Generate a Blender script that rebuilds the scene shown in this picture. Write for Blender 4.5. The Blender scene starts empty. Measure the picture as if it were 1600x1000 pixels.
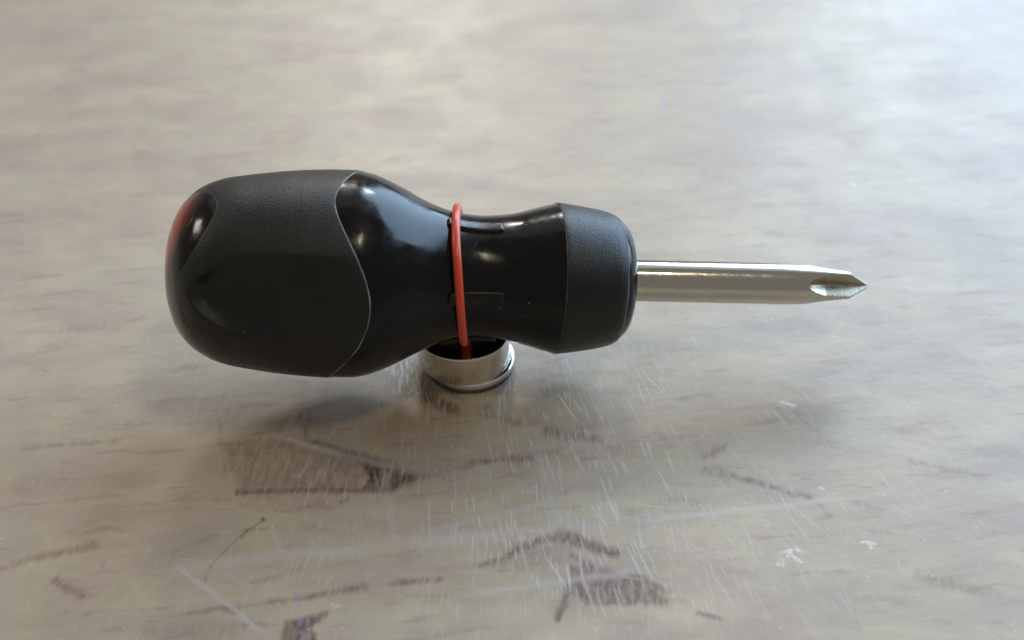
import bpy, bmesh, math, random
import numpy as np
from mathutils import Vector, Matrix
from mathutils import noise as mnoise
random.seed(7)
rng = np.random.default_rng(7)
sc = bpy.context.scene
R = math.radians
MM = 0.001

# ------------------------------------------------------------------ camera
ELEV = R(41.0)
DIST = 250.0                                   # mm, camera to the foot of the magnets
FW = Vector((0, math.cos(ELEV), -math.sin(ELEV)))
RT = Vector((1, 0, 0))
UP = Vector((0, math.sin(ELEV), math.cos(ELEV)))
CAM = -DIST * FW + 6.6 * RT + 7.1 * UP         # mm
F10 = 10.0 * DIST                              # photo pixels (1600 wide) per unit slope
cd = bpy.data.cameras.new('camera')
cam = bpy.data.objects.new('camera', cd)
sc.collection.objects.link(cam)
cam.matrix_world = Matrix((
    (RT.x, UP.x, -FW.x, CAM.x * MM),
    (RT.y, UP.y, -FW.y, CAM.y * MM),
    (RT.z, UP.z, -FW.z, CAM.z * MM),
    (0, 0, 0, 1)))
cd.sensor_width = 36
cd.lens = 36.0 * F10 / 1600.0
cd.clip_start = 0.005
cd.clip_end = 20
cd.dof.use_dof = True
cd.dof.focus_distance = 0.233
cd.dof.aperture_fstop = 15.0
sc.camera = cam

# ------------------------------------------------------------------ world, lamps, exposure
w = bpy.data.worlds.new('World'); sc.world = w
w.use_nodes = True
w.node_tree.nodes['Background'].inputs['Color'].default_value = (1.0, 0.93, 0.82, 1)
w.node_tree.nodes['Background'].inputs['Strength'].default_value = 0.235
sc.view_settings.view_transform = 'Standard'
sc.view_settings.look = 'None'
sc.view_settings.gamma = 1
sc.view_settings.exposure = 0.0


def area(name, az, el, dist, sx, sy, watts, col, shape='RECTANGLE'):
    d = bpy.data.lights.new(name, 'AREA')
    d.shape = shape; d.size = sx; d.size_y = sy
    d.energy = watts; d.color = col
    o = bpy.data.objects.new(name, d); sc.collection.objects.link(o)
    p = Vector((math.sin(az) * math.cos(el), math.cos(az) * math.cos(el), math.sin(el))) * dist
    o.location = p
    o.rotation_euler = (-p).to_track_quat('-Z', 'Y').to_euler()
    return o


area('window_light_behind', R(-4), R(30), 1.5, 0.17, 0.12, 3.1, (1.0, 0.95, 0.88))
area('sky_window_light', R(46), R(24), 1.6, 1.80, 1.12, 47.0, (0.50, 0.73, 1.0))
area('pale_wall_light_behind', R(-2), R(46), 1.7, 2.0, 1.1, 2.8, (0.90, 0.95, 1.0))
area('room_light_left', R(-68), R(34), 1.7, 0.34, 0.26, 4.5, (1.0, 0.90, 0.74))
area('ceiling_lamp_light', R(120), R(69), 1.6, 0.34, 0.09, 3.4, (1.0, 0.88, 0.66), 'ELLIPSE')
area('window_pane_light', R(16), R(30), 1.5, 0.12, 0.12, 1.9, (0.86, 0.94, 1.0))

# ------------------------------------------------------------------ node helpers


class NT:
    def __init__(s, name):
        s.m = bpy.data.materials.new(name); s.m.use_nodes = True
        s.t = s.m.node_tree; s.b = s.t.nodes['Principled BSDF']

    def n(s, typ, ins=None, **kw):
        nd = s.t.nodes.new(typ)
        for k, v in kw.items():
            setattr(nd, k, v)
        for k, v in (ins or {}).items():
            s.set(nd.inputs[k], v)
        return nd

    def set(s, sock, v):
        if isinstance(v, bpy.types.NodeSocket):
            s.t.links.new(v, sock)
        else:
            sock.default_value = v

    def math(s, op, a, b=None, c=None, clamp=False):
        nd = s.t.nodes.new('ShaderNodeMath'); nd.operation = op; nd.use_clamp = clamp
        s.set(nd.inputs[0], a)
        if b is not None: s.set(nd.inputs[1], b)
        if c is not None: s.set(nd.inputs[2], c)
        return nd.outputs[0]

    def mix(s, f, a, b):
        nd = s.t.nodes.new('ShaderNodeMix'); nd.data_type = 'RGBA'
        s.set(nd.inputs[0], f); s.set(nd.inputs[6], a); s.set(nd.inputs[7], b)
        return nd.outputs[2]

    def ramp(s, f, lo, hi, a=0.0, b=1.0):
        nd = s.t.nodes.new('ShaderNodeMapRange'); nd.interpolation_type = 'SMOOTHSTEP'
        s.set(nd.inputs[0], f)
        for i, v in zip((1, 2, 3, 4), (lo, hi, a, b)): s.set(nd.inputs[i], v)
        return nd.outputs[0]

    def noise(s, vec, scale, detail=3, rough=0.5):
        nd = s.n('ShaderNodeTexNoise', {'Vector': vec, 'Scale': scale, 'Detail': detail, 'Roughness': rough})
        return nd.outputs[0]

    def bump(s, h, dist, strength=1.0, normal=None):
        nd = s.n('ShaderNodeBump', {'Height': h, 'Distance': dist, 'Strength': strength})
        if normal is not None: s.set(nd.inputs['Normal'], normal)
        return nd.outputs[0]

    def obj_mm(s):
        c = s.n('ShaderNodeTexCoord')
        v = s.n('ShaderNodeVectorMath', operation='SCALE')
        s.set(v.inputs[0], c.outputs['Object']); v.inputs['Scale'].default_value = 1000.0
        return v.outputs[0]


def rgb(r, g, b): return (r, g, b, 1)


# ------------------------------------------------------------------ projection helpers (mm <-> photo pixels)
def proj(P):
    q = P - CAM
    d = q.dot(FW)
    return 800 + F10 * q.dot(RT) / d, 500 - F10 * q.dot(UP) / d, d


# ------------------------------------------------------------------ the screwdriver's axis
PITCH, YAW = R(6.6), R(6.0)
D = Vector((math.cos(PITCH) * math.cos(YAW), math.cos(PITCH) * math.sin(YAW), -math.sin(PITCH)))
A0 = Vector((0, -0.1, 18.1))                   # axis point over the magnets
V0 = (CAM - A0).normalized()
E1 = (UP - D * UP.dot(D)).normalized()         # up in the picture, square to the axis
E2 = D.cross(E1).normalized()                  # square to both
if E2.dot(V0) < 0: E2 = -E2                    # towards the camera
ROT = Matrix((D, E1, E2)).transposed()         # local x = axis, y = up in picture, z = to the camera


def s_of_x(px):
    lo, hi = -90.0, 90.0
    for _ in range(50):
        m = (lo + hi) / 2
        if proj(A0 + D * m)[0] < px: lo = m
        else: hi = m
    return lo


def mm_at(px, half):                           # half height in photo pixels -> mm at that place on the axis
    s = s_of_x(px)
    return half * proj(A0 + D * s)[2] / F10


PROF_PX = [(258, 0), (259, 22), (262, 45), (268, 68), (277, 90), (290, 109), (310, 126.5), (335, 139), (365, 147.5),
           (400, 153), (440, 158), (480, 161), (520, 162.5), (550, 162), (575, 157.5), (600, 148.5), (625, 136.5),
           (650, 123), (675, 111), (700, 102.5), (725, 97.5), (750, 95.5), (775, 96.5), (800, 100), (820, 105),
           (840, 110.5), (855, 114.5), (866, 117), (885, 115), (905, 112), (930, 107.5), (948, 103), (957, 99), (965, 93.5),
           (972, 87), (977, 79.5), (980.2, 70), (981.5, 56), (982, 34)]
PS = np.array([s_of_x(p[0]) for p in PROF_PX])
PR = np.array([mm_at(*p) for p in PROF_PX])


def prof(s):
    """smooth interpolation of the profile (monotone cubic)"""
    i = int(np.clip(np.searchsorted(PS, s) - 1, 0, len(PS) - 2))
    h = PS[i + 1] - PS[i]; t = min(max((s - PS[i]) / h, 0), 1)

    def tang(k):
        if k <= 0: return (PR[1] - PR[0]) / (PS[1] - PS[0])
        if k >= len(PS) - 1: return (PR[-1] - PR[-2]) / (PS[-1] - PS[-2])
        a = (PR[k] - PR[k - 1]) / (PS[k] - PS[k - 1]); b = (PR[k + 1] - PR[k]) / (PS[k + 1] - PS[k])
        return 0.0 if a * b <= 0 else 2 * a * b / (a + b)
    m0, m1 = tang(i), tang(i + 1)
    return ((2 * t**3 - 3 * t**2 + 1) * PR[i] + (t**3 - 2 * t**2 + t) * h * m0
            + (-2 * t**3 + 3 * t**2) * PR[i + 1] + (t**3 - t**2) * h * m1)


def sstep(a, b, x):
    t = min(max((x - a) / (b - a), 0), 1)
    return t * t * (3 - 2 * t)


TH_S = R(-18)                                  # a finger hollow faces the camera, a little below the middle
SX = s_of_x


def hollow(s, th):
    """depth in mm of the three finger hollows in the grip"""
    best = 0.0
    for k in range(3):
        d = (th - TH_S - k * 2 * math.pi / 3 + math.pi) % (2 * math.pi) - math.pi
        # an elongated oval hollow, blunt and steep at the butt end, running out towards the neck
        u = (s - SX(298)) / (SX(640) - SX(298))
        if u <= 0 or u >= 1: continue
        halfw = R(25) * min(1.0, (u / 0.22) ** 0.5) * (1.0 if u < 0.75 else 1 - 0.2 * (u - 0.75) * 4)
        e = abs(d) / halfw
        if e >= 1: continue
        f = (1 - e ** 2.4)
        g = min(1.0, (u / 0.08)) * (1 - sstep(0.22, 0.85, u))
        best = max(best, 2.2 * f * g)
    return best


def rad(s, th):
    r = prof(s)
    return r - hollow(s, th) * min(1, r / 12.0)


# theta: 0 = towards the camera, +90 deg = up in the picture
def pt(s, th, off=0.0):
    r = rad(s, th) + off
    return Vector((s, r * math.sin(th), r * math.cos(th)))


# ------------------------------------------------------------------ mesh helpers
def mesh_obj(name, verts, faces, mat, parent=None, smooth=True, sharp=None):
    me = bpy.data.meshes.new(name)
    me.from_pydata([tuple(Vector(v) * MM) for v in verts], [], faces)
    me.validate(); me.update()
    bm = bmesh.new(); bm.from_mesh(me)
    bmesh.ops.remove_doubles(bm, verts=bm.verts, dist=1e-7)
    bmesh.ops.recalc_face_normals(bm, faces=bm.faces)
    bm.to_mesh(me); bm.free()
    if smooth:
        me.polygons.foreach_set('use_smooth', [True] * len(me.polygons))
        if sharp: me.set_sharp_from_angle(angle=R(sharp))
    me.materials.append(mat)
    o = bpy.data.objects.new(name, me); sc.collection.objects.link(o)
    if parent: o.parent = parent
    return o


def tube(path, r, n=8, closed=False):
    V, Fc = [], []
    m = len(path)
    for i, p in enumerate(path):
        a = path[(i - 1) % m] if (closed or i > 0) else path[i]
        b = path[(i + 1) % m] if (closed or i < m - 1) else path[i]
        t = (b - a).normalized()
        u = t.cross(Vector((0.13, 0.21, 0.97))).normalized() if not closed else None
        if closed:
            c = sum(path, Vector()) / m
            u = (p - c); u = (u - t * u.dot(t)).normalized()
        v = t.cross(u)
        rr = r(i / (m - 1)) if callable(r) else r
        for k in range(n):
            f = 2 * math.pi * k / n
            V.append(p + (u * math.cos(f) + v * math.sin(f)) * rr)
    for i in range(m if closed else m - 1):
        for k in range(n):
            Fc.append((i * n + k, i * n + (k + 1) % n, ((i + 1) % m) * n + (k + 1) % n, ((i + 1) % m) * n + k))
    if not closed:
        Fc.append(tuple(range(n))); Fc.append(tuple((m - 1) * n + k for k in range(n)))
    return V, Fc


def lathe(rz, n=96, cx=0, cy=0):
    V, Fc = [], []
    for r, z in rz:
        for k in range(n):
            a = 2 * math.pi * k / n
            V.append((cx + r * math.cos(a), cy + r * math.sin(a), z))
    m = len(rz)
    for i in range(m - 1):
        for k in range(n):
            Fc.append((i * n + k, i * n + (k + 1) % n, (i + 1) * n + (k + 1) % n, (i + 1) * n + k))
    return V, Fc


# ------------------------------------------------------------------ the table top
def build_table():
    def axis(lo, hi, step, far):
        a = list(np.arange(lo, hi, step))
        g = step; x = lo
        left = []
        while x > -far:
            g *= 1.35; x -= g; left.append(max(x, -far))
        g = step; x = a[-1]; right = []
        while x < far:
            g *= 1.35; x += g; right.append(min(x, far))
        return np.array(left[::-1] + a + right)
    xs = axis(-115, 125, 0.36, 520)
    ys = axis(-72, 60, 0.36, 520)
    nx, ny = len(xs), len(ys)
    X, Y = np.meshgrid(xs, ys)
    P = np.stack([X.ravel(), Y.ravel(), np.zeros(nx * ny)], 1)
    q = P - np.array(CAM)
    dep = q @ np.array(FW)
    ok = dep > 60
    dep2 = np.where(ok, dep, 60)
    U = 800 + F10 * (q @ np.array(RT)) / dep2
    W = 500 - F10 * (q @ np.array(UP)) / dep2
    U = np.where(ok, U, -9999); W = np.where(ok, W, -9999)

    def vnoise(px, seed, sx=1.0):
        r = np.random.default_rng(seed).random((400, 400)) * 2 - 1
        a, b = np.clip(U, -400, 2200) / (px * sx) + 90, np.clip(W, -300, 1500) / px + 90
        i, j = np.floor(a).astype(int), np.floor(b).astype(int)
        fa, fb = a - i, b - j
        fa = fa * fa * (3 - 2 * fa); fb = fb * fb * (3 - 2 * fb)
        i %= 399; j %= 399
        return (r[j, i] * (1 - fa) + r[j, i + 1] * fa) * (1 - fb) + (r[j + 1, i] * (1 - fa) + r[j + 1, i + 1] * fa) * fb
    U0, W0 = U, W
    U = U0 + 5 * vnoise(34, 1, 1.5) + 3 * vnoise(13, 2) + 2 * vnoise(6, 5)
    W = W0 + 2.5 * vnoise(40, 3, 2.5) + 1.4 * vnoise(14, 4, 2) + 1.2 * vnoise(5.5, 6, 2)

    WM = [1.45]
    TAPER = [False]

    def seg(x0, y0, x1, y1, w0, w1=None, soft=0.75, wob=0.0):
        w1 = w0 if w1 is None else w1
        dx, dy = x1 - x0, y1 - y0; L2 = dx * dx + dy * dy + 1e-9
        t = np.clip(((U - x0) * dx + (W - y0) * dy) / L2, 0, 1)
        cx, cy = x0 + t * dx, y0 + t * dy
        d = np.hypot(U - cx, W - cy)
        ww = (w0 + (w1 - w0) * t) * WM[0]
        m = np.clip((ww * (1 + soft) - d) / (ww * 2 * soft), 0, 1)
        return m * np.clip(np.minimum(t, 1 - t) * 5, 0, 1) if TAPER[0] else m

    def poly(pts, soft):
        inside = np.zeros(U.shape, bool); dmin = np.full(U.shape, 1e9)
        n = len(pts)
        for i in range(n):
            x0, y0 = pts[i]; x1, y1 = pts[(i + 1) % n]
            c = ((y0 > W) != (y1 > W)) & (U < (x1 - x0) * (W - y0) / ((y1 - y0) or 1e-9) + x0)
            inside ^= c
            dx, dy = x1 - x0, y1 - y0
            t = np.clip(((U - x0) * dx + (W - y0) * dy) / (dx * dx + dy * dy + 1e-9), 0, 1)
            dmin = np.minimum(dmin, np.hypot(U - x0 - t * dx, W - y0 - t * dy))
        sd = np.where(inside, dmin, -dmin)
        return np.clip(0.5 + sd / (2 * soft), 0, 1)

    S = np.zeros(len(U))      # brown stain
    K = np.zeros(len(U))      # pale rubbed marks
    Pp = np.zeros(len(U))     # violet ink
    TAPER[0] = False
    Wt = np.zeros(len(U))     # white specks
    Dk = np.zeros(len(U))     # tiny dark things

    def st(m, a):
        nonlocal S
        S = np.maximum(S, m * a)

    def wr(m, a):
        nonlocal K
        K = np.maximum(K, m * a)
    # long stain wedge, lower left of the middle
    st(poly([(345, 690), (430, 668), (490, 685), (560, 712), (642, 748), (600, 768), (380, 770), (352, 735)], 9), 0.42)
    st(seg(478, 688, 560, 716, 3, 6), 0.65); st(seg(545, 712, 640, 746, 6, 8), 0.80)
    st(poly([(556, 718), (600, 726), (643, 747), (612, 768), (560, 766), (575, 745)], 7), 0.85)
    st(seg(372, 769, 602, 764, 4, 4, wob=1.5), 0.62)
    st(seg(430, 668, 482, 655, 13, 14), 0.42); st(seg(470, 650, 478, 684, 6, 4), 0.5)
    st(seg(341, 655, 352, 735, 4, 3), 0.45)
    st(seg(500, 780, 512, 786, 4), 0.4); st(seg(534, 784, 541, 778, 3), 0.5)
    # below the magnets
    st(seg(670, 622, 712, 640, 10, 6), 0.62); st(seg(700, 612, 716, 622, 7, 5), 0.5)
    st(seg(752, 648, 806, 662, 4, 4), 0.40); st(seg(745, 642, 760, 636, 5), 0.35)
    st(seg(640, 746, 735, 728, 5, 5, wob=3), 0.42); st(seg(735, 722, 828, 716, 5, 4, wob=2), 0.50)
    st(seg(835, 708, 876, 702, 5), 0.35)
    st(seg(852, 676, 938, 688, 8, 7, wob=4), 0.50); st(seg(905, 668, 925, 680, 8), 0.35)
    # roof shaped stain
    st(seg(750, 884, 874, 834, 4, 8), 0.55); st(seg(874, 834, 962, 866, 9, 6), 0.72)
    st(poly([(700, 880), (874, 834), (905, 880), (800, 900)], 16), 0.30)
    st(poly([(880, 902), (925, 880), (985, 897), (1020, 910), (1058, 938), (1052, 950), (915, 946), (880, 930)], 8), 0.62)
    st(seg(985, 898, 1046, 924, 5, 5), 0.70); st(seg(898, 868, 922, 884, 4, 5), 0.6)
    st(seg(896, 892, 930, 886, 7, 6), 0.62); st(seg(873, 968, 888, 930, 4, 5), 0.72)
    st(seg(912, 944, 990, 944, 3, 3), 0.6); st(seg(1096, 958, 1124, 967, 3, 3), 0.7)
    st(seg(1060, 938, 1080, 945, 4), 0.35)
    # left and bottom
    st(seg(300, 958, 460, 938, 4, 4, wob=3), 0.42); st(seg(460, 938, 570, 918, 4, 6, wob=3), 0.50)
    st(seg(552, 922, 568, 918, 5), 0.60); st(seg(352, 950, 364, 954, 5), 0.6)
    st(seg(615, 912, 692, 904, 5, 4, wob=2), 0.50); st(seg(636, 930, 720, 930, 3), 0.38)
    st(poly([(440, 970), (495, 955), (512, 965), (492, 980), (500, 1010), (440, 1010)], 6), 0.72)
    st(seg(500, 962, 512, 958, 4), 0.6)
    st(seg(222, 990, 380, 972, 6, 10, wob=4), 0.30); st(seg(350, 985, 392, 972, 8), 0.36)
    st(seg(390, 912, 440, 902, 5), 0.35); st(seg(270, 868, 330, 840, 3, 4, wob=3), 0.3)
    st(seg(440, 590, 480, 600, 5), 0.35); st(seg(222, 628, 420, 615, 3, 3, wob=2), 0.30)
    st(seg(330, 640, 430, 630, 3, 4, wob=3), 0.34); st(seg(222, 662, 340, 660, 2.5), 0.28)
    st(seg(480, 612, 660, 602, 3, 4, wob=2), 0.34)
    st(seg(222, 752, 300, 750, 2), 0.25)
    # right
    st(seg(1104, 712, 1132, 702, 6), 0.42); st(seg(1108, 734, 1136, 742, 8), 0.45)
    st(seg(1140, 744, 1262, 778, 4, 4, wob=3), 0.55); st(seg(1046, 776, 1092, 784, 9, 6), 0.36)
    st(seg(985, 800, 1060, 782, 7), 0.26); st(seg(1240, 640, 1300, 690, 3), 0.30)
    st(seg(1330, 786, 1380, 796, 3), 0.35); st(seg(1360, 828, 1400, 834, 4), 0.34)
    st(seg(1272, 786, 1298, 808, 3), 0.35); st(seg(1200, 618, 1240, 668, 2.4), 0.25)
    st(seg(1120, 930, 1380, 905, 5, 5, wob=3), 0.14); st(seg(1100, 905, 1300, 890, 8, wob=3), 0.12)
    # outside the photograph's crop the same surface goes on
    for (a, b, c, e, wd, am) in [(40, 700, 190, 690, 4, .4), (20, 880, 150, 850, 6, .45), (90, 905, 130, 930, 7, .5),
                                 (1420, 720, 1540, 745, 5, .4), (1440, 900, 1560, 930, 7, .4), (1500, 560, 1590, 575, 4, .3),
                                 (30, 520, 190, 510, 4, .3), (100, 780, 200, 776, 3, .35)]:
        st(seg(a, b, c, e, wd, wd, wob=4), am)
    # soft far marks
    for (a, b, c, e, wd, am) in [(580, 200, 640, 205, 8, .20), (430, 198, 470, 203, 8, .22), (420, 130, 560, 122, 9, .15),
                                 (500, 150, 550, 165, 7, .15), (905, 95, 960, 120, 9, .25), (960, 135, 1010, 140, 7, .2),
                                 (1080, 165, 1150, 158, 6, .22), (940, 255, 1000, 275, 7, .22), (1090, 245, 1180, 235, 9, .22),
                                 (1100, 270, 1150, 280, 7, .3), (1040, 205, 1090, 200, 7, .15), (222, 212, 250, 205, 8, .22),
                                 (880, 28, 960, 20, 9, .15), (1110, 16, 1170, 14, 6, .2), (640, 345, 690, 352, 4, .2),
                                 (1000, 300, 1060, 330, 7, .2), (1200, 150, 1310, 155, 8, .15), (250, 110, 400, 60, 14, .12)]:
        st(seg(a, b, c, e, wd, wd, soft=0.9, wob=4), am)
    # pale rubbed bands and lines
    WM[0] = 1.0
    TAPER[0] = True
    U, W = U0 + 2 * vnoise(30, 8), W0 + 2 * vnoise(30, 9)
    wr(seg(256, 868, 430, 1004, 3, 4), 0.65)
    wr(seg(240, 888, 620, 852, 8, 8, soft=.8), 0.35); wr(seg(610, 850, 960, 820, 9, 7, soft=.8), 0.38)
    wr(seg(960, 820, 1390, 770, 4, 3, soft=.8), 0.38); wr(seg(620, 842, 960, 762, 7, 5, soft=.8), 0.28)
    wr(seg(410, 676, 660, 742, 4, 5, soft=.8), 0.45); wr(seg(640, 740, 800, 728, 4), 0.22)
    wr(seg(690, 934, 1030, 888, 4, 6, soft=.8), 0.40); wr(seg(596, 690, 620, 880, 6, 4, soft=.9), 0.30)
    wr(seg(836, 690, 880, 850, 7, 5, soft=.9), 0.34); wr(seg(418, 812, 450, 890, 3, 4, soft=.9), 0.35)
    wr(seg(340, 660, 375, 820, 2, 2), 0.35); wr(seg(500, 580, 480, 640, 10, 6, soft=.9), 0.25)
    wr(seg(340, 890, 400, 920, 3), 0.25); wr(seg(466, 826, 525, 885, 3, soft=.9), 0.25)
    wr(seg(850, 760, 920, 880, 5, 4, soft=.9), 0.22)
    # violet ink
    TAPER[0] = False
    U, W = U0, W0
    for a in [(1014, 152, 1036, 158, 4, 4), (1036, 158, 1046, 172, 4, 3)]:
        Pp = np.maximum(Pp, seg(*a) * .55)
    for a in [(462, 925, 468, 945, 4, 3), (470, 965, 474, 1000, 4, 3), (1002, 806, 1006, 818, 2, 2)]:
        Pp = np.maximum(Pp, seg(*a) * .5)
    # white specks of dried glue
    for a in [(1222, 628, 1240, 634, 1.6, 1.8), (1218, 866, 1222, 884, 2, 2), (1222, 864, 1236, 860, 2, 1.5),
              (1228, 872, 1236, 862, 1.5, 1.5), (1236, 868, 1252, 880, 1, 1), (1346, 848, 1368, 850, 1.5, 1.5),
              (1356, 850, 1362, 858, 1.5, 1), (518, 944, 530, 948, 1.8, 1.2), (1242, 858, 1252, 862, 1.5, 1),
              (1280, 762, 1286, 764, 1.5, 1), (1330, 289, 1334, 291, 2.5, 2.5), (1214, 882, 1222, 884, 2, 1.5)]:
        Wt = np.maximum(Wt, seg(*a) * .9)
    Dk = np.maximum(Dk, seg(410, 811, 412, 813, 2.2, 2.2))
    Dk = np.maximum(Dk, 0.5 * seg(412, 812, 375, 838, 1.2, 1.0)); Dk = np.maximum(Dk, .5 * seg(386, 828, 376, 842, 2.4, 1.5))
    Dk = np.maximum(Dk, 0.4 * seg(375, 838, 330, 882, 1.0, 1.0)); Dk = np.maximum(Dk, .4 * seg(330, 882, 317, 915, 1.0, 1.0))
    # how strongly the surface is scratched
    Sc = 0.20 + 0.80 * np.exp(-(((U - 780) / 340.0) ** 2 + ((W - 760) / 230.0) ** 2))
    Sc = np.maximum(Sc, np.exp(-(((U - 640) / 70.0) ** 2 + ((W - 590) / 60.0) ** 2)))  # extra needles where the glint beside the magnets is painted
    glint_mask = np.clip(1.5 * np.exp(-(((U - 638 - (W - 590) * .3) / 26.0) ** 2 + ((W - 586) / 36.0) ** 2)), 0, 1)  # mask of the light glint painted left of the magnets
    Sc = Sc * np.clip((W - 150) / 300.0, 0.12, 1)

    idx = np.arange(nx * ny).reshape(ny, nx)
    F = np.stack([idx[:-1, :-1], idx[:-1, 1:], idx[1:, 1:], idx[1:, :-1]], -1).reshape(-1, 4)
    # skirt: board thickness
    V = P * MM
    per = np.concatenate([idx[0, :], idx[1:, -1], idx[-1, -2::-1], idx[-2:0:-1, 0]])
    base = len(V)
    low = V[per].copy(); low[:, 2] = -0.028
    V = np.concatenate([V, low])
    k = np.arange(len(per)); k2 = (k + 1) % len(per)
    side = np.stack([per[k2], per[k], base + k, base + k2], -1)
    F = np.concatenate([F, side])
    me = bpy.data.meshes.new('table_top')
    me.vertices.add(len(V)); me.vertices.foreach_set('co', V.ravel().astype(np.float32))
    me.loops.add(len(F) * 4); me.loops.foreach_set('vertex_index', F.ravel().astype(np.int32))
    me.polygons.add(len(F)); me.polygons.foreach_set('loop_start', (np.arange(len(F)) * 4).astype(np.int32))
    me.update(calc_edges=True)
    z = np.zeros(len(per))
    c1 = me.attributes.new('marks', 'FLOAT_COLOR', 'POINT')
    c1.data.foreach_set('color', np.stack([np.r_[S, z], np.r_[K, z], np.r_[Pp, z], np.r_[Wt, z]], 1).ravel().astype(np.float32))
    c2 = me.attributes.new('wear_glint', 'FLOAT_COLOR', 'POINT')
    c2.data.foreach_set('color', np.stack([np.r_[Dk, z], np.r_[Sc, z], np.r_[glint_mask, z], np.r_[S * 0 + 1, z]], 1).ravel().astype(np.float32))
    return me


def table_material():
    m = NT('scratched_varnished_pine')
    p = m.obj_mm()
    sep = m.n('ShaderNodeSeparateXYZ', {0: p})
    x, y = sep.outputs[0], sep.outputs[1]
    a1 = m.n('ShaderNodeAttribute', attribute_name='marks')
    s1 = m.n('ShaderNodeSeparateColor', {0: a1.outputs['Color']})
    S, K, Pp, Wt = s1.outputs[0], s1.outputs[1], s1.outputs[2], a1.outputs['Alpha']
    a2 = m.n('ShaderNodeAttribute', attribute_name='wear_glint')
    s2 = m.n('ShaderNodeSeparateColor', {0: a2.outputs['Color']})
    Dk, Sc, glint_mask = s2.outputs[0], s2.outputs[1], s2.outputs[2]

    def stretched(ax, ay, rot=0.0, warp=0.0, ws=0.1):
        v = p
        if warp:
            nz = m.n('ShaderNodeTexNoise', {'Vector': p, 'Scale': ws, 'Detail': 2})
            sub = m.n('ShaderNodeVectorMath', {0: nz.outputs['Color'], 1: (.5, .5, .5)}, operation='SUBTRACT')
            sc_ = m.n('ShaderNodeVectorMath', {0: sub.outputs[0]}, operation='SCALE'); sc_.inputs['Scale'].default_value = warp
            v = m.n('ShaderNodeVectorMath', {0: p, 1: sc_.outputs[0]}, operation='ADD').outputs[0]
        mp = m.n('ShaderNodeMapping', {'Vector': v, 'Rotation': (0, 0, rot), 'Scale': (1, 1, 1)})
        sl = m.n('ShaderNodeVectorMath', {0: mp.outputs[0], 1: (ax, ay, 0)}, operation='MULTIPLY')
        return sl.outputs[0]
    # wood: broad grain along x, a few degrees off
    g1 = m.noise(stretched(.03, .12, R(-5), 10, .05), 1.0, 4, .55)
    g2 = m.noise(stretched(.05, .75, R(-4), 4, .05), 1.0, 4, .6)
    g3 = m.noise(stretched(.12, 3.2, R(-4), 2, .08), 1.0, 3, .6)
    blot = m.noise(p, .045, 4, .6)
    blot2 = m.noise(stretched(.11, .2, 0, 5, .1), 1.0, 4, .6)
    col = m.mix(m.ramp(g1, .34, .66), rgb(.385, .310, .250), rgb(.465, .392, .285))
    col = m.mix(m.math('MULTIPLY', m.ramp(blot, .42, .66), .5), col, rgb(.49, .415, .282))
    col = m.mix(m.math('MULTIPLY', m.ramp(blot2, .42, .68), .42), col, rgb(.365, .28, .245))
    blot3 = m.noise(stretched(.05, .13, R(-6), 8, .08), 1.0, 5, .65)
    col = m.mix(m.math('MULTIPLY', m.ramp(blot3, .48, .70), .28), col, rgb(.30, .215, .165))
    col = m.mix(m.math('MULTIPLY', m.ramp(g2, .52, .78), .22), col, rgb(.27, .22, .18))
    col = m.mix(m.math('MULTIPLY', m.ramp(g3, .5, .8), .10), col, rgb(.23, .18, .14))
    # faint pinkish flecks
    fl = m.noise(stretched(.10, .55, R(-8), 3, .1), 1.0, 4, .65)
    col = m.mix(m.math('MULTIPLY', m.ramp(fl, .54, .72), .5), col, rgb(.28, .165, .125))
    # painted stains broken up by fine noise
    nb = m.noise(stretched(.28, .75, R(-8), 1.5, .4), 1.0, 5, .7)
    nb2 = m.noise(stretched(1.3, .28, R(6), 1, .5), 1.0, 3, .6)
    nn = m.math('ADD', m.math('MULTIPLY', nb, .6), m.math('MULTIPLY', nb2, .4))
    sb = m.ramp(m.math('ADD', S, m.math('MULTIPLY', m.math('SUBTRACT', nn, .5), 1.6)), -.02, .62)
    sb = m.math('MULTIPLY', sb, m.ramp(S, .02, .9, .12, .92))
    sb = m.math('MULTIPLY', sb, m.ramp(nb2, .35, .62, .55, 1.0))
    stc = m.mix(m.ramp(nb, .4, .6), rgb(.095, .055, .045), rgb(.19, .108, .082))
    col = m.mix(m.math('MULTIPLY', sb, 1.15, clamp=True), col, stc)
    kb = m.math('MULTIPLY', K, m.ramp(nb2, .35, .65, .6, 1.0))
    col = m.mix(m.math('MULTIPLY', kb, 1.35, clamp=True), col, rgb(.50, .475, .465))
    col = m.mix(m.math('MULTIPLY', Pp, m.ramp(nb, .3, .6)), col, rgb(.34, .24, .55))

    # scratches: thin needles, fanning out from a point behind the tool
    cx, cy = -12.0, 105.0
    dx = m.math('SUBTRACT', x, cx); dy = m.math('SUBTRACT', cy, y)
    ang = m.math('ARCTAN2', dx, dy)
    rr = m.math('SQRT', m.math('ADD', m.math('MULTIPLY', dx, dx), m.math('MULTIPLY', dy, dy)))
    wn = m.noise(p, .035, 2, .5)
    ang = m.math('ADD', ang, m.math('MULTIPLY', m.math('SUBTRACT', wn, .5), .025))

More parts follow.
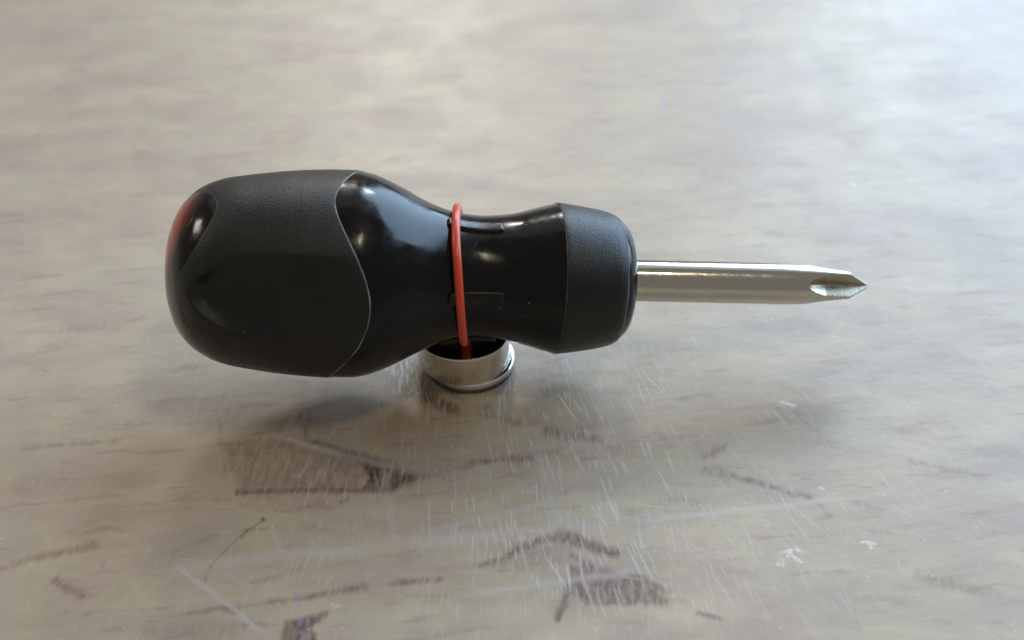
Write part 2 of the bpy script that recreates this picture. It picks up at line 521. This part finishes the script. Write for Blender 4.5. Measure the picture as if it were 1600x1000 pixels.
    def needles(u, v, width, length, thr, seed):
        c = m.n('ShaderNodeCombineXYZ', {0: m.math('ADD', u, seed), 1: m.math('MULTIPLY', v, width / length), 2: seed * 3.7})
        sc_ = 1.0 / width
        vo = m.n('ShaderNodeTexVoronoi', {'Vector': c.outputs[0], 'Scale': sc_, 'Randomness': 1.0}, voronoi_dimensions='2D')
        s3 = m.n('ShaderNodeSeparateColor', {0: vo.outputs['Color']})
        lim = m.math('MULTIPLY', m.math('POWER', s3.outputs[0], 1.5), thr)
        k = m.math('SUBTRACT', 1.0, m.math('DIVIDE', vo.outputs['Distance'], m.math('ADD', lim, .0005)), clamp=True)
        return m.math('MULTIPLY', m.ramp(k, 0, .6), m.math('ADD', .35, m.math('MULTIPLY', s3.outputs[1], .65)))
    ua = m.math('MULTIPLY', ang, 120.0)        # about mm across
    n1 = needles(ua, rr, 1.0, 28.0, .22, 1.3)
    n2 = needles(m.math('ADD', ua, m.math('MULTIPLY', rr, .14)), rr, .8, 15.0, .26, 9.1)
    n3 = needles(m.math('SUBTRACT', ua, m.math('MULTIPLY', rr, .22)), rr, 1.5, 40.0, .13, 21.7)
    n4 = needles(m.math('ADD', y, m.math('MULTIPLY', x, .12)), x, 3.4, 34.0, .07, 33.1)
    n5 = needles(m.math('ADD', ua, m.math('MULTIPLY', rr, .05)), rr, .5, 5.0, .40, 47.9)
    dens = m.ramp(m.noise(p, .06, 3, .6), .35, .65, .25, 1.0)
    scr = m.math('MAXIMUM', m.math('MAXIMUM', n1, n2), m.math('MAXIMUM', n3, m.math('MULTIPLY', n5, .8)))
    scr = m.math('MULTIPLY', m.math('MULTIPLY', scr, dens), Sc)
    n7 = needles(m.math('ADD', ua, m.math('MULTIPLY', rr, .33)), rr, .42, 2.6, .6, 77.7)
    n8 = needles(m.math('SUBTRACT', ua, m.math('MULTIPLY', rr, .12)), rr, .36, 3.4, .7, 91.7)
    painted_glint = m.math('MULTIPLY', m.math('MAXIMUM', n7, n8), glint_mask)  # white needles put a light glint into the table colour
    scr = m.math('MAXIMUM', m.math('MAXIMUM', scr, painted_glint), m.math('MULTIPLY', n4, .35))
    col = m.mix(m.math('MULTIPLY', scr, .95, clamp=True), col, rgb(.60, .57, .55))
    # violet-grey lines among the scratches
    n6 = needles(m.math('SUBTRACT', ua, m.math('MULTIPLY', rr, .10)), rr, 4.0, 22.0, .06, 61.3)
    col = m.mix(m.math('MULTIPLY', n6, .4), col, rgb(.24, .21, .25))
    # dust specks
    vd = m.n('ShaderNodeTexVoronoi', {'Vector': p, 'Scale': .45}, voronoi_dimensions='2D')
    dsc = m.n('ShaderNodeSeparateColor', {0: vd.outputs['Color']})
    dust = m.math('MULTIPLY', m.math('LESS_THAN', vd.outputs['Distance'], m.math('MULTIPLY', dsc.outputs[1], .06)), m.math('GREATER_THAN', dsc.outputs[0], .80))
    col = m.mix(m.math('MULTIPLY', dust, .6), col, rgb(.78, .76, .74))
    col = m.mix(m.math('MULTIPLY', painted_glint, .9), col, rgb(.92, .92, .90))  # the painted glint whitens the base colour
    col = m.mix(m.math('MULTIPLY', Wt, m.ramp(nb2, .35, .6, .25, .85)), col, rgb(.80, .82, .85))
    col = m.mix(Dk, col, rgb(.06, .045, .04))
    m.set(m.b.inputs['Base Color'], col)
    m.b.inputs['Roughness'].default_value = .5
    m.b.inputs['Specular IOR Level'].default_value = .3
    m.b.inputs['Coat Weight'].default_value = .68
    m.b.inputs['Coat IOR'].default_value = 1.5
    ro = m.ramp(m.noise(p, .08, 4, .6), .3, .7, .33, .42)
    ro = m.math('SUBTRACT', ro, m.math('MULTIPLY', scr, .14))
    m.set(m.b.inputs['Coat Roughness'], ro)
    # relief
    lump = m.noise(stretched(.09, .16, 0), 1.0, 3, .5)
    h0 = m.bump(lump, .12 * MM, 1.0)
    fine = m.noise(stretched(.9, 2.2, R(-4)), 1.0, 3, .6)
    h1 = m.bump(fine, .02 * MM, 1.0, h0)
    cs = m.n('ShaderNodeCombineXYZ', {0: m.math('MULTIPLY', ua, 1.9), 1: m.math('MULTIPLY', rr, .42)})
    glint = m.noise(cs.outputs[0], 1.0, 3, .7)
    h1 = m.bump(m.math('MULTIPLY', glint, m.math('POWER', Sc, 2.0)), .10 * MM, 1.0, h1)
    h2 = m.bump(m.math('ADD', m.math('MULTIPLY', scr, -1.0), m.math('MULTIPLY', m.math('ADD', dust, Wt), .8)), .09 * MM, 1.0, h1)
    m.set(m.b.inputs['Coat Normal'], h2)
    m.set(m.b.inputs['Normal'], h0)
    return m.m


tm = build_table()
table = bpy.data.objects.new('table_top', tm); sc.collection.objects.link(table)
tm.materials.append(table_material())
table['kind'] = 'structure'
table['label'] = 'pale varnished pine table top, scratched and stained brown, under the tool'

# ------------------------------------------------------------------ materials


def gloss_black():
    m = NT('glossy_black_plastic')
    p = m.obj_mm()
    m.b.inputs['Base Color'].default_value = rgb(.003, .003, .0033)
    m.set(m.b.inputs['Roughness'], m.ramp(m.noise(p, .35, 5, .65), .34, .66, .11, .25))
    m.b.inputs['Specular IOR Level'].default_value = .29
    h = m.bump(m.noise(p, .22, 2, .5), .05 * MM, 1.0)
    h = m.bump(m.noise(p, 2.6, 3, .6), .0035 * MM, 1.0, h)
    # a few hair scratches and specks of dust
    def hairs(rot, sx, sy, thr, off):
        mp = m.n('ShaderNodeMapping', {'Vector': p, 'Rotation': (0, 0, rot), 'Location': (off, off, off)})
        sl = m.n('ShaderNodeVectorMath', {0: mp.outputs[0], 1: (sx, sy, .25)}, operation='MULTIPLY')
        vo = m.n('ShaderNodeTexVoronoi', {'Vector': sl.outputs[0], 'Scale': 1.0})
        c3 = m.n('ShaderNodeSeparateColor', {0: vo.outputs['Color']})
        return m.math('MULTIPLY', m.math('LESS_THAN', vo.outputs['Distance'], m.math('MULTIPLY', c3.outputs[0], thr)), c3.outputs[1])
    hair = m.math('MAXIMUM', hairs(.5, .9, .09, .09, 3.1), hairs(-.9, .8, .10, .08, 11.7))
    hair = m.math('MAXIMUM', hair, hairs(1.5, .7, .08, .07, 23.7))
    vd = m.n('ShaderNodeTexVoronoi', {'Vector': p, 'Scale': .5})
    dc = m.n('ShaderNodeSeparateColor', {0: vd.outputs['Color']})
    dust = m.math('MULTIPLY', m.math('LESS_THAN', vd.outputs['Distance'], .07), m.math('GREATER_THAN', dc.outputs[0], .80))
    m.set(m.b.inputs['Base Color'], m.mix(m.math('MAXIMUM', m.math('MULTIPLY', dust, .35), m.math('MULTIPLY', hair, .12)), rgb(.003, .003, .0033), rgb(.4, .4, .4)))
    m.set(m.b.inputs['Normal'], h)
    return m.m


def matte_black():
    m = NT('matte_black_rubber')
    p = m.obj_mm()
    vd = m.n('ShaderNodeTexVoronoi', {'Vector': p, 'Scale': .8})
    dc = m.n('ShaderNodeSeparateColor', {0: vd.outputs['Color']})
    dust = m.math('MULTIPLY', m.math('LESS_THAN', vd.outputs['Distance'], m.math('MULTIPLY', dc.outputs[1], .10)), m.math('GREATER_THAN', dc.outputs[0], .72))
    worn = m.ramp(m.noise(p, .12, 4, .6), .4, .7)
    c = m.mix(worn, rgb(.005, .005, .005), rgb(.009, .0088, .008))
    m.set(m.b.inputs['Base Color'], m.mix(m.math('MULTIPLY', dust, .3), c, rgb(.3, .3, .29)))
    m.set(m.b.inputs['Roughness'], m.ramp(m.noise(p, .18, 4, .65), .32, .68, .29, .42))
    m.b.inputs['Specular IOR Level'].default_value = .42
    gr = m.noise(p, 3.6, 3, .7)
    h = m.bump(gr, .085 * MM, 1.0)
    m.set(m.b.inputs['Normal'], h)
    return m.m


def simple(name, col, rough, metal=0.0, bumps=0.0, bscale=3.0, spec=.5):
    m = NT(name)
    p = m.obj_mm()
    n = m.noise(p, bscale * .3, 4, .6)
    m.set(m.b.inputs['Base Color'], m.mix(n, rgb(*[c * .88 for c in col]), rgb(*[min(1, c * 1.1) for c in col])))
    m.set(m.b.inputs['Roughness'], m.ramp(n, .3, .7, rough * .8, rough * 1.2))
    m.b.inputs['Metallic'].default_value = metal
    m.b.inputs['Specular IOR Level'].default_value = spec
    if bumps:
        m.set(m.b.inputs['Normal'], m.bump(m.noise(p, bscale, 3, .6), bumps * MM, 1.0))
    return m.m


def shaft_material():
    m = NT('polished_steel')
    p = m.obj_mm()
    v = m.n('ShaderNodeVectorMath', {0: p, 1: (.12, 2.5, 2.5)}, operation='MULTIPLY').outputs[0]
    n = m.noise(v, 1.2, 4, .6)
    n2 = m.noise(p, 1.4, 4, .7)
    m.set(m.b.inputs['Base Color'], m.mix(m.ramp(n2, .5, .75), rgb(.60, .58, .54), rgb(.50, .47, .41)))
    m.b.inputs['Metallic'].default_value = 1
    m.set(m.b.inputs['Roughness'], m.ramp(n2, .3, .7, .08, .15))
    m.set(m.b.inputs['Normal'], m.bump(n, .010 * MM, 1.0))
    return m.m


M_GLOSS = gloss_black()
M_MATTE = matte_black()
M_RIB = simple('grained_black_plastic', (.003, .003, .003), .20, 0.0, .04, 4.0, .35)
M_SEAM = simple('glint_moulding_flash', (.30, .33, .38), .3)  # light caught on the seam ridge, put into a pale bluish colour
M_SEAM2 = simple('grey_moulding_flash', (.10, .10, .10), .3)
M_SHAFT = shaft_material()
M_TIP = simple('blasted_steel_tip', (.42, .385, .31), .30, 1.0, .02, 3.0)
M_NICKEL = simple('nickel_plating', (.74, .67, .58), .19, 1.0, .004, 1.0)
M_CHROME = simple('bright_nickel_edge', (.80, .81, .82), .08, 1.0, .003, 1.0)


def red_rubber():
    m = NT('red_rubber')
    p = m.obj_mm()
    n = m.noise(p, .9, 4, .6)
    m.set(m.b.inputs['Base Color'], m.mix(n, rgb(.56, .060, .024), rgb(.70, .085, .036)))
    m.b.inputs['Roughness'].default_value = .30
    m.b.inputs['Subsurface Weight'].default_value = .12
    m.b.inputs['Subsurface Radius'].default_value = (.001, .0003, .0002)
    m.b.inputs['Subsurface Scale'].default_value = .5
    m.set(m.b.inputs['Normal'], m.bump(m.noise(p, 1.5, 3, .6), .02 * MM, 1.0))
    return m.m


def insert_red():
    """red insert seen through smoky plastic: deep at its rim, red in its middle"""
    m = NT('smoky_red_plastic')
    p = m.obj_mm()
    a = m.n('ShaderNodeAttribute', attribute_name='core')
    n = m.noise(p, .5, 3, .6)
    f = m.math('MULTIPLY', a.outputs['Fac'], m.ramp(n, .3, .7, .75, 1.0))
    m.set(m.b.inputs['Base Color'], m.mix(f, rgb(.007, .006, .006), rgb(.50, .035, .016)))
    m.b.inputs['Roughness'].default_value = .16
    m.set(m.b.inputs['Normal'], m.bump(m.noise(p, .22, 2, .5), .05 * MM, 1.0))
    return m.m


M_RED = red_rubber()
M_INS = insert_red()

# ------------------------------------------------------------------ magnets (stacked nickel discs)
RU, RL = 7.15, 7.0
H1, H2 = 2.0, 7.4
LOW_C = (0.0, 0.4)
UP_C = (-0.9, 0.2)


def disc(name, r, z0, z1, bev, c, mat, dish=0.0):
    rz = [(0.001, z0), (r - bev, z0)]
    for k in range(1, 6):
        a = R(90 * k / 5); rz.append((r - bev + bev * math.sin(a), z0 + bev - bev * math.cos(a)))
    for k in range(0, 6):
        a = R(90 * k / 5); rz.append((r - bev + bev * math.cos(a), z1 - bev + bev * math.sin(a)))
    rz += [(r - bev - .12, z1), (r * .5, z1 - dish), (0.001, z1 - dish)]
    V, Fc = lathe(rz, 128)
    o = mesh_obj(name, V, Fc, mat, None)
    o.location = (c[0] * MM, c[1] * MM, 0)
    return o


mag_low = disc('disc_magnet', RL, 0.62, H1, .5, LOW_C, M_CHROME)
base = disc('disc_foot_shade', RL - .12, 0.0, 0.60, .12, (0, 0), simple('dark_reflection_steel', (.16, .16, .15), .35, 1.0, .01, 2.0))  # foot of the lower disc, the table's shaded reflection put into its colour
base.parent = mag_low
mag_up = disc('disc_magnet', RU, H1 + .01, H2, .32, UP_C, M_NICKEL)
for o, l in ((mag_low, 'thin bright-edged round disc lying on the table under the thicker shiny disc'),
             (mag_up, 'thick shiny nickel disc with mirror top, directly under the black handle neck')):
    o['label'] = l; o['category'] = 'magnet'; o['group'] = 'round metal discs propping up the screwdriver'

# ------------------------------------------------------------------ the screwdriver
sd = bpy.data.objects.new('screwdriver', None); sc.collection.objects.link(sd)
sd.empty_display_size = .01
ML = ROT.to_4x4(); ML.translation = A0 * MM
sd.matrix_world = ML
sd['label'] = 'stubby cross-head screwdriver with black handle, balanced sideways on the shiny discs'
sd['category'] = 'screwdriver'

NTH = 240


def th_of(k): return 2 * math.pi * k / NTH - math.pi


def cyc(th, ph):       # -1..1, three lobes; +1 in the middle of a hollow
    return math.cos(3 * (th - ph))


def b2(th):            # edge between rubber grip and glossy neck
    c = cyc(th, R(-22))
    c = 0.5 + 0.5 * c
    c = c ** 0.85
    return SX(515 + (569 - 515) * c)


def b1(th):            # edge between glossy butt cap and rubber grip
    c = 0.5 + 0.5 * cyc(th, TH_S)
    return SX(341 - 58 * c ** 0.8)


def band(name, fa, fb, n, mat, lift=0.0, lipa=False, lipb=False, power=1.0):
    V, Fc = [], []
    rows = []
    for i in range(n + 1):
        t = (i / n) ** power
        rows.append((t, lift))
    if lipa: rows = [(0, -0.5), (0, lift * .2), (0.0015, lift * .8)] + rows[1:]
    if lipb: rows = rows[:-1] + [(0.9985, lift * .8), (1, lift * .2), (1, -0.5)]
    for t, off in rows:
        for k in range(NTH):
            th = th_of(k)
            a, b = fa(th), fb(th)
            V.append(pt(a + (b - a) * t, th, off))
    for i in range(len(rows) - 1):
        for k in range(NTH):
            Fc.append((i * NTH + k, i * NTH + (k + 1) % NTH, (i + 1) * NTH + (k + 1) % NTH, (i + 1) * NTH + k))
    return mesh_obj(name, V, Fc, mat, sd, sharp=50)


c = lambda v: (lambda th: v)
band('end_cap', c(PS[0]), b1, 34, M_GLOSS, power=2.0)
band('grip', b1, b2, 110, M_MATTE, lift=.07, lipa=True, lipb=True)
band('neck', b2, c(SX(866)), 90, M_GLOSS)
band('collar', c(SX(866)), c(SX(960.5)), 40, M_MATTE, lift=.12, lipa=True, lipb=True)
band('nose_ring', c(SX(960)), c(PS[-1]), 30, M_GLOSS)


def seam(name, f, r, mat, off=.0):
    path = [pt(f(th_of(k)), th_of(k), off) for k in range(NTH)]
    V, Fc = tube(path, lambda t: r * (.95 + .75 * mnoise.noise(Vector((math.cos(t * 6.283) * 6, math.sin(t * 6.283) * 6, r * 50)))), 8, True)
    return mesh_obj(name, V, Fc, mat, sd)


seam('seam_line', lambda th: b2(th) + .05, .062, M_SEAM, .03)
seam('seam_line', lambda th: b1(th) - .03, .05, M_SEAM2, .02)
seam('seam_line', lambda th: SX(961), .06, M_SEAM, .06)
seam('seam_line', lambda th: SX(865.2), .06, M_SEAM2, .02)


# red insert in the butt
def end_insert():
    n = 46
    u0, z0, r0 = mm_at(262, 56), mm_at(262, 26), mm_at(262, 74)
    V, Fc, W = [], [], []
    ss = np.linspace(PS[0], SX(330), 700)
    rr = np.array([prof(s) for s in ss])
    for i in range(n + 1):
        for k in range(96):
            a = 2 * math.pi * k / 96
            q = r0 * i / n
            yy = u0 + q * math.cos(a); zz = z0 + q * math.sin(a)
            r = math.hypot(yy, zz)
            s = float(np.interp(r, rr, ss))
            th = math.atan2(yy, zz)
            lift = .05 * (1 - (i / n) ** 6) - .03 * (i == n)
            V.append(Vector((s - lift * .8, yy + lift * .6 * yy / (r + .01), zz + lift * .6 * zz / (r + .01))))
            W.append(1 - sstep(.45, 1.0, i / n))
    for i in range(n):
        for k in range(96):
            Fc.append((i * 96 + k, i * 96 + (k + 1) % 96, (i + 1) * 96 + (k + 1) % 96, (i + 1) * 96 + k))
    me = bpy.data.meshes.new('end_insert')
    me.from_pydata([tuple(v * MM) for v in V], [], Fc); me.update()
    at = me.attributes.new('core', 'FLOAT', 'POINT'); at.data.foreach_set('value', W)
    bm = bmesh.new(); bm.from_mesh(me)
    bmesh.ops.remove_doubles(bm, verts=bm.verts[:96], dist=1e-6)
    bmesh.ops.recalc_face_normals(bm, faces=bm.faces)
    if sum(f.normal.x for f in bm.faces) > 0: bmesh.ops.reverse_faces(bm, faces=bm.faces)
    bm.to_mesh(me); bm.free()
    me.polygons.foreach_set('use_smooth', [True] * len(me.polygons))
    me.materials.append(M_INS)
    o = bpy.data.objects.new('end_insert', me); sc.collection.objects.link(o); o.parent = sd
    o['label'] = 'red insert glowing through the smoky butt end'
    return o


end_insert()


# low moulded pads around the neck
def rib(th0):
    na, nb = 40, 16
    V, Fc = [], []
    sa, sb = SX(688), SX(778)
    hw = 1.12
    for i in range(na + 1):
        for j in range(nb + 1):
            s = sa + (sb - sa) * i / na
            vv = -hw + 2 * hw * j / nb
            # rounded ends
            e = min(s - sa, sb - s)
            lim = hw * math.sqrt(max(0.0, 1 - max(0, 1 - e / hw) ** 2)) if e < hw else hw
            v2 = vv / hw * lim
            edge = min((hw - abs(vv)) / hw * 3.2, e * 1.8, 1.0)
            h = -.14 + .66 * math.sin(min(max(edge, 0), 1) * math.pi / 2)
            if i in (0, na): h = -.15
            r0 = prof(s)
            V.append(pt(s, th0 + v2 / r0, h))
    m = nb + 1
    for i in range(na):
        for j in range(nb):
            Fc.append((i * m + j, i * m + j + 1, (i + 1) * m + j + 1, (i + 1) * m + j))
    return mesh_obj('rib', V, Fc, M_RIB, sd)


for k in range(6):
    rib(R(-21) + R(69.5) * k if k < 4 else R(-21) - R(72.7) * (k - 3))

# shaft and cross tip
SR = mm_at(1060, 32.9)
s0, s1 = SX(974), SX(1215)
V, Fc = [], []
for s in np.linspace(s0, s1, 12):
    for k in range(128):
        a = 2 * math.pi * k / 128
        V.append(Vector((s, SR * math.sin(a), SR * math.cos(a))))
for i in range(11):
    for k in range(128):
        Fc.append((i * 128 + k, i * 128 + (k + 1) % 128, (i + 1) * 128 + (k + 1) % 128, (i + 1) * 128 + k))
mesh_obj('shaft', V, Fc, M_SHAFT, sd)

sF, sC, sE = SX(1254), SX(1321), SX(1352.5)
RC, RE = mm_at(1321, 27.2), mm_at(1352, 4.6)
PHI0 = R(-4)


def tip_r(s, th):
    t = (s - s1) / (sC - s1)
    body = SR + (RC - SR) * sstep(0, 1.25, t) * 1.12 if t < 1 else RC + (RE - RC) * (s - sC) / (sE - sC)
    body = min(body, SR)
    if s > sC: body = RC + (RE - RC) * (s - sC) / (sE - sC)
    else: body = SR + (RC - SR) * min(1, max(0, t)) ** 1.6
    u = (s - sF) / (sE - sF)
    if u > -.05:
        uu = max(u, 0)
        g = SR * (1.02 - .60 * min(1, (uu / .30)) ** .55) if uu < .30 else SR * (.42 - .32 * (uu - .30) / .70)
        if u < 0: g = SR * 1.02
        d = (th - PHI0 + math.pi / 4) % (math.pi / 2) - math.pi / 4
        q = math.cos(d) - .80 * math.sqrt(math.sin(d) ** 2 + .004) + .05
        lim = g / max(q, .02)
        # soft minimum
        return min(body, lim)
    return body


V, Fc = [], []
ss = np.concatenate([np.linspace(s1, sF - .2, 12), np.linspace(sF - .15, sC - .02, 60), np.linspace(sC + .02, sE, 36)])
NT2 = 256
for s in ss:
    for k in range(NT2):
        a = 2 * math.pi * k / NT2
        r = tip_r(s, a)
        V.append(Vector((s, r * math.sin(a), r * math.cos(a))))
n = len(ss)
for i in range(n - 1):
    for k in range(NT2):
        Fc.append((i * NT2 + k, i * NT2 + (k + 1) % NT2, (i + 1) * NT2 + (k + 1) % NT2, (i + 1) * NT2 + k))
V.append(Vector((sE + .18, 0, 0))); q = len(V) - 1
for k in range(NT2):
    Fc.append(((n - 1) * NT2 + k, (n - 1) * NT2 + (k + 1) % NT2, q))
tip = mesh_obj('cross_tip', V, Fc, M_SHAFT, sd, sharp=28)
tip.data.materials.append(M_TIP)
for pl in tip.data.polygons:               # the milled flutes are satin, the outside is polished
    x, y, z = [v * 1000 for v in pl.center]
    t = (x - s1) / (sC - s1)
    body = SR + (RC - SR) * min(1, max(0, t)) ** 1.6 if x < sC else 0
    if x > sC or math.hypot(y, z) < body - .06: pl.material_index = 1

# ------------------------------------------------------------------ the red band round the neck
def red_band():
    WR = .64
    s_mid = SX(721)
    cen = A0 + D * s_mid
    # plane of the loop: picture-up direction leaning left, camera direction leaning left
    a = (UP + RT * -.058).normalized()
    b = (-FW + RT * -.02).normalized()
    b = (b - a * b.dot(a)).normalized()
    path = []
    inv = ROT.transposed()
    for k in range(160):
        f = 2 * math.pi * k / 160
        d = a * math.sin(f) + b * math.cos(f)
        r = 9.0
        for _ in range(6):     # push out until it lies on the neck
            loc = inv @ (cen + d * r - A0)
            r += prof(loc.x) + WR * .96 - math.hypot(loc.y, loc.z)
        r += .10 * math.exp(-((f - math.pi / 2) / .5) ** 2)
        wob = .10 * mnoise.noise(Vector((math.cos(f) * 1.3, math.sin(f) * 1.3, 4.2)))
        path.append(cen + d * r + D * wob)
    V, Fc = tube(path, WR, 16, True)
    c0 = sum(path, Vector()) / len(path)
    o = mesh_obj('rubber_band', [v - c0 for v in V], Fc, M_RED)
    o.location = c0 * MM
    o['label'] = 'thin round red rubber loop stretched round the handle neck'
    o['category'] = 'rubber band'
    return path


rb = red_band()
print('band lowest', min(p.z for p in rb) - .74, 'magnet top', H2)
print('band px', [tuple(round(v) for v in proj(rb[k])[:2]) for k in (0, 20, 40, 120, 140)])
zmin = []
for i in range(200):
    s = SX(640) + (SX(820) - SX(640)) * i / 199
    for k in range(90):
        th = R(180 + 4 * k)
        P = A0 + ROT @ pt(s, th)
        if math.hypot(P.x - UP_C[0], P.y - UP_C[1]) < RU:
            zmin.append((P.z, P.x, P.y))
print('lowest handle point over the disc', min(zmin))
allz = min((A0 + ROT @ pt(s, R(4 * k))).z for s in np.linspace(PS[0], PS[-1], 120) for k in range(90))
print('lowest handle z', allz)
print('tip px', proj(A0 + D * sE), 'butt', proj(A0 + D * PS[0]), 'mid550', proj(A0 + D * SX(550)))
print('base px', proj(Vector((0, 0, 0))), proj(Vector((0, -RL, 0))), proj(Vector((RL, 0, H1))), 'rim front', proj(Vector((UP_C[0], UP_C[1] - RU, H2))))
